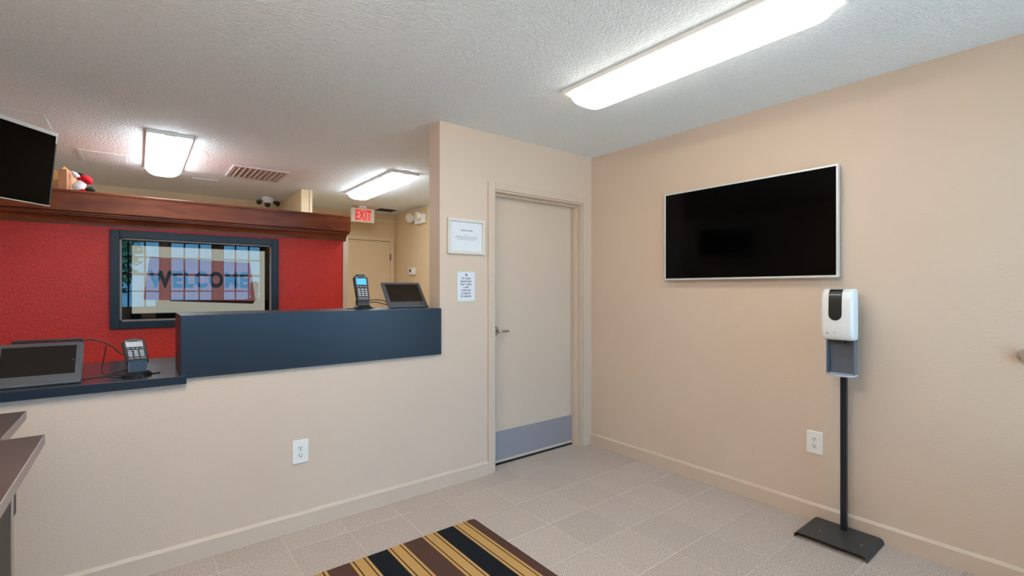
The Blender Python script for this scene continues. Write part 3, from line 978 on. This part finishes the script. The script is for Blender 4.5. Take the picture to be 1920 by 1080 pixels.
cable('upper cable between the lit card terminal and the ledge tablet', [(-1.885, 0.22, 1.245), (-1.83, 0.225, 1.252), (-1.77, 0.225, 1.245), (-1.72, 0.235, 1.225)], 0.0028, 'counter cables')
cable('lower cable between the lit card terminal and the ledge tablet', [(-1.885, 0.21, 1.232), (-1.83, 0.205, 1.236), (-1.77, 0.205, 1.222), (-1.70, 0.215, 1.212)], 0.0028, 'counter cables')
cable('cable arcing from the left tablet top to the pale-screened terminal', [(-3.262, 0.20, 1.078), (-3.215, 0.20, 1.082), (-3.16, 0.18, 1.058), (-3.105, 0.145, 1.005)], 0.0030, 'counter cables')
cable('thin cable looping down onto the low counter behind the terminal', [(-3.168, 0.192, 1.052), (-3.175, 0.20, 1.00), (-3.185, 0.20, 0.935), (-3.165, 0.19, 0.912), (-3.10, 0.16, 0.93), (-3.075, 0.14, 0.95)], 0.0022, 'counter cables')
cable('cable lying flat on the low counter beside the left tablet', [(-3.255, 0.13, 0.9105), (-3.20, 0.16, 0.9105), (-3.14, 0.17, 0.9105), (-3.09, 0.15, 0.914)], 0.0025, 'counter cables')


# ------------------------------------------------------------------ cartons and plush toy on the cornice
def carton(label, loc, rotz, w, d, h, m, flaps):
    t = thing('cardboard_box', label, 'box', loc, rotz)
    th_ = 0.005
    b = MB()
    b.box(0, w, 0, d, 0, th_)
    b.box(0, th_, 0, d, th_, h)
    b.box(w - th_, w, 0, d, th_, h)
    b.box(th_, w - th_, 0, th_, th_, h)
    b.box(th_, w - th_, d - th_, d, th_, h)
    b.build('carton', m, t)
    if flaps:
        MB().prism([(0, h), (0.004, h), (-0.026, h + 0.07), (-0.030, h + 0.07)], 'y', 0.004, d - 0.004).build('flap', m, t)
        MB().prism([(w, h), (w - .004, h), (w + 0.02, h + 0.035), (w + 0.024, h + 0.035)], 'y', 0.004, d - 0.004).build('flap', 'cardboard_light', t)
    else:
        MB().box(0.0, w, 0.0, d, h, h + 0.004).build('lid', m, t)


carton('closed brown cardboard box on the cornice beside the hung television', (-3.499, 1.905, 2.032), -0.29, 0.05, 0.24, 0.148, 'cardboard', False)
carton('taller open cardboard box at the back of the cornice behind the closed box', (-3.640, 2.19, 2.032), -0.1, 0.13, 0.2, 0.19, 'cardboard_light', True)

pt = thing('plush_toy', 'small red white and black plush toy slumped on the cornice', 'plush toy', (-3.37, 1.93, 2.032))


def blob(name, c, s, m, rot=0.0):
    b = bmesh.new()
    bmesh.ops.create_icosphere(b, subdivisions=3, radius=1.0)
    rnd = random.Random(int(c[0] * 1e4))
    ph = [rnd.uniform(0, 6) for _ in range(3)]
    for v in b.verts:
        k = 1 + 0.06 * math.sin(5 * v.co.x + ph[0]) * math.cos(4 * v.co.y + ph[1]) + 0.05 * math.sin(6 * v.co.z + ph[2])
        v.co = Vector((v.co.x * s[0], v.co.y * s[1], v.co.z * s[2])) * k
    mb = MB()
    mb._add(b, Matrix.Translation(c) @ Matrix.Rotation(rot, 4, 'Y'))
    return mb.build(name, m, pt, smooth=80)


blob('body', (-0.018, 0.0, 0.045), (0.036, 0.03, 0.046), 'plush_white', 0.5)
blob('arm', (-0.03, 0.0, 0.115), (0.018, 0.02, 0.045), 'plush_white', -0.7)
blob('head', (0.022, 0.0, 0.098), (0.040, 0.032, 0.030), 'plush_red', 0.6)
blob('hat_tail', (-0.012, -0.01, 0.098), (0.020, 0.014, 0.013), 'plush_red', -0.2)
blob('hat_top', (0.0, 0.01, 0.128), (0.032, 0.014, 0.010), 'plush_black', 0.5)
blob('leg', (-0.002, -0.005, 0.013), (0.030, 0.022, 0.014), 'plush_red')
blob('boot', (0.044, -0.005, 0.023), (0.030, 0.024, 0.022), 'plush_black')

# ------------------------------------------------------------------ rear wall with the street windows (behind the viewer)
wins = [(-3.39, -2.73), (-2.62, -1.96), (-1.83, -1.17), (-1.02, -0.06)]
VZ0, VZ1 = 1.00, 2.16
rw = MB()
y0, y1 = Y_R - 0.12, Y_R
edges = [X_L] + [e for w_ in wins for e in w_] + [0.0]
for k in range(0, len(edges), 2):
    rw.box(edges[k], edges[k + 1], y0, y1, 0, CEIL)
rw.box(wins[3][0], wins[3][1], y0, y1, 2.40, CEIL)
for a, b in wins[:3]:
    rw.box(a, b, y0, y1, 0, VZ0)
    rw.box(a, b, y0, y1, VZ1, CEIL)
struct(rw.build('wall_rear', 'paint_beige'))
pane_me = bar_v = bar_h = None
for k, (a, b) in enumerate(wins[:3]):
    wn = struct(thing('window_%d' % (k + 2), None, None, (a, Y_R - 0.06, VZ0)))
    w_, h_ = b - a, VZ1 - VZ0
    nc = 3
    pw, ph_ = w_ / nc, h_ / 4
    for c, d, e, f in ((0, .03, 0, h_), (w_ - .03, w_, 0, h_), (.03, w_ - .03, 0, .03), (.03, w_ - .03, h_ - .03, h_), (.03, w_ - .03, h_ / 2 - .02, h_ / 2 + .02)):
        MB().box(c, d, -0.03, 0.03, e, f).build('sash', 'mullion', wn)
    for i in range(1, nc):
        MB().box(pw * i - .012, pw * i + .012, -0.012, 0.012, .03, h_ - .03).build('muntin', 'black_panel', wn)
    for j in (1, 3):
        MB().box(.03, w_ - .03, -0.012, 0.012, ph_ * j - .011, ph_ * j + .011).build('muntin', 'black_panel', wn)
    MB().box(-0.02, w_ + 0.02, 0.03, 0.10, -0.025, 0.0, 0.003).build('window_sill', 'paint_trim', wn)
    for i in range(nc):
        for j in range(4):
            if pane_me is None:
                o = MB().prism([(0.004, 0.004), (pw - .004, 0.004), (pw - .004, ph_ - .004), (0.004, ph_ - .004)], 'y', -0.0005, 0.0005).build('pane', 'glass_clear', wn)
                pane_me = o.data
            else:
                o = link('pane', pane_me, None, wn)
            o.location = (pw * i, 0, ph_ * j)

# glazed entrance door beside the right wall, with a glass transom above it
a, b = wins[3]
d3 = struct(thing('door_3', 'glazed entrance door behind the viewer', None, (a, Y_R - 0.06, 0)))
w_ = b - a
for c, d in ((0, .03), (w_ - .03, w_)):
    MB().box(c, d, -0.06, 0.06, 0, 2.40).build('jamb', 'mullion', d3)
MB().box(.03, w_ - .03, -0.06, 0.06, 2.08, 2.13).build('transom_bar', 'mullion', d3)
MB().box(.03, w_ - .03, -0.06, 0.06, 2.375, 2.40).build('head', 'mullion', d3)
for c, d, e, f in ((.034, .09, .01, 2.076), (w_ - .09, w_ - .034, .01, 2.076), (.09, w_ - .09, .01, .50), (.09, w_ - .09, 2.01, 2.076)):
    MB().box(c, d, -0.02, 0.02, e, f, 0.003).build('leaf_rail', 'mullion', d3)
MB().box(.09, w_ - .09, -0.003, 0.003, .50, 2.01).build('pane', 'glass_clear', d3)
MB().box(.03, w_ - .03, -0.003, 0.003, 2.13, 2.375).build('pane', 'glass_clear', d3)
MB().tube([(.11, .05, .95), (.11, .075, .96), (.11, .075, 1.24), (.11, .05, 1.25)], 0.010, 8).build('pull_handle', 'steel', d3)

# ground outside the windows
struct(MB().box(-16, 12, -30, Y_R - 0.12, -0.2, -0.1).build('ground', 'asphalt'), 'grey parking ground outside the street windows')


def tree(label, x, y, h, r, seed):
    """street tree outside the windows: trunk, boughs and a crown of loose leaf blades"""
    t = thing('street_tree', label, 'tree', (x, y, -0.1), 0, 'trees outside the street windows')
    rnd = random.Random(seed)
    MB().lathe([(0.16, 0), (0.11, h * .3), (0.08, h * .55), (0.04, h * .8)], 10).build('trunk', 'trunk', t, smooth=60)
    bo = MB()
    for k in range(7):
        a = k * 2.4 + rnd.random()
        bo.tube([(0, 0, h * (.3 + .05 * k)), (r * .4 * math.cos(a), r * .4 * math.sin(a), h * (.42 + .05 * k)), (r * .8 * math.cos(a), r * .8 * math.sin(a), h * (.5 + .06 * k))], 0.025, 6)
    bo.build('boughs', 'trunk', t)
    vs, fs = [], []
    for k in range(5200):
        d = Vector((rnd.gauss(0, 1), rnd.gauss(0, 1), rnd.gauss(0, 1))).normalized() * (rnd.uniform(.35, 1) ** .5)
        c = Vector((d.x * r, d.y * r, h * .58 + d.z * h * .46))
        u = Vector((rnd.gauss(0, 1), rnd.gauss(0, 1), rnd.gauss(0, 1))).normalized() * 0.11
        w_ = u.cross(Vector((rnd.gauss(0, 1), rnd.gauss(0, 1), rnd.gauss(0, 1)))).normalized() * 0.05
        i0 = len(vs)
        vs += [c - u, c + w_, c + u, c - w_]
        fs.append((i0, i0 + 1, i0 + 2, i0 + 3))
    me = bpy.data.meshes.new('crown')
    me.from_pydata(vs, [], fs)
    tag(link('crown', me, 'leaf', t), kind='stuff')


tree('leafy street tree outside the leftmost street window', -4.5, -14.0, 5.6, 1.65, 3)
tree('leafy street tree farther left along the street', -9.0, -14.6, 5.6, 1.7, 4)
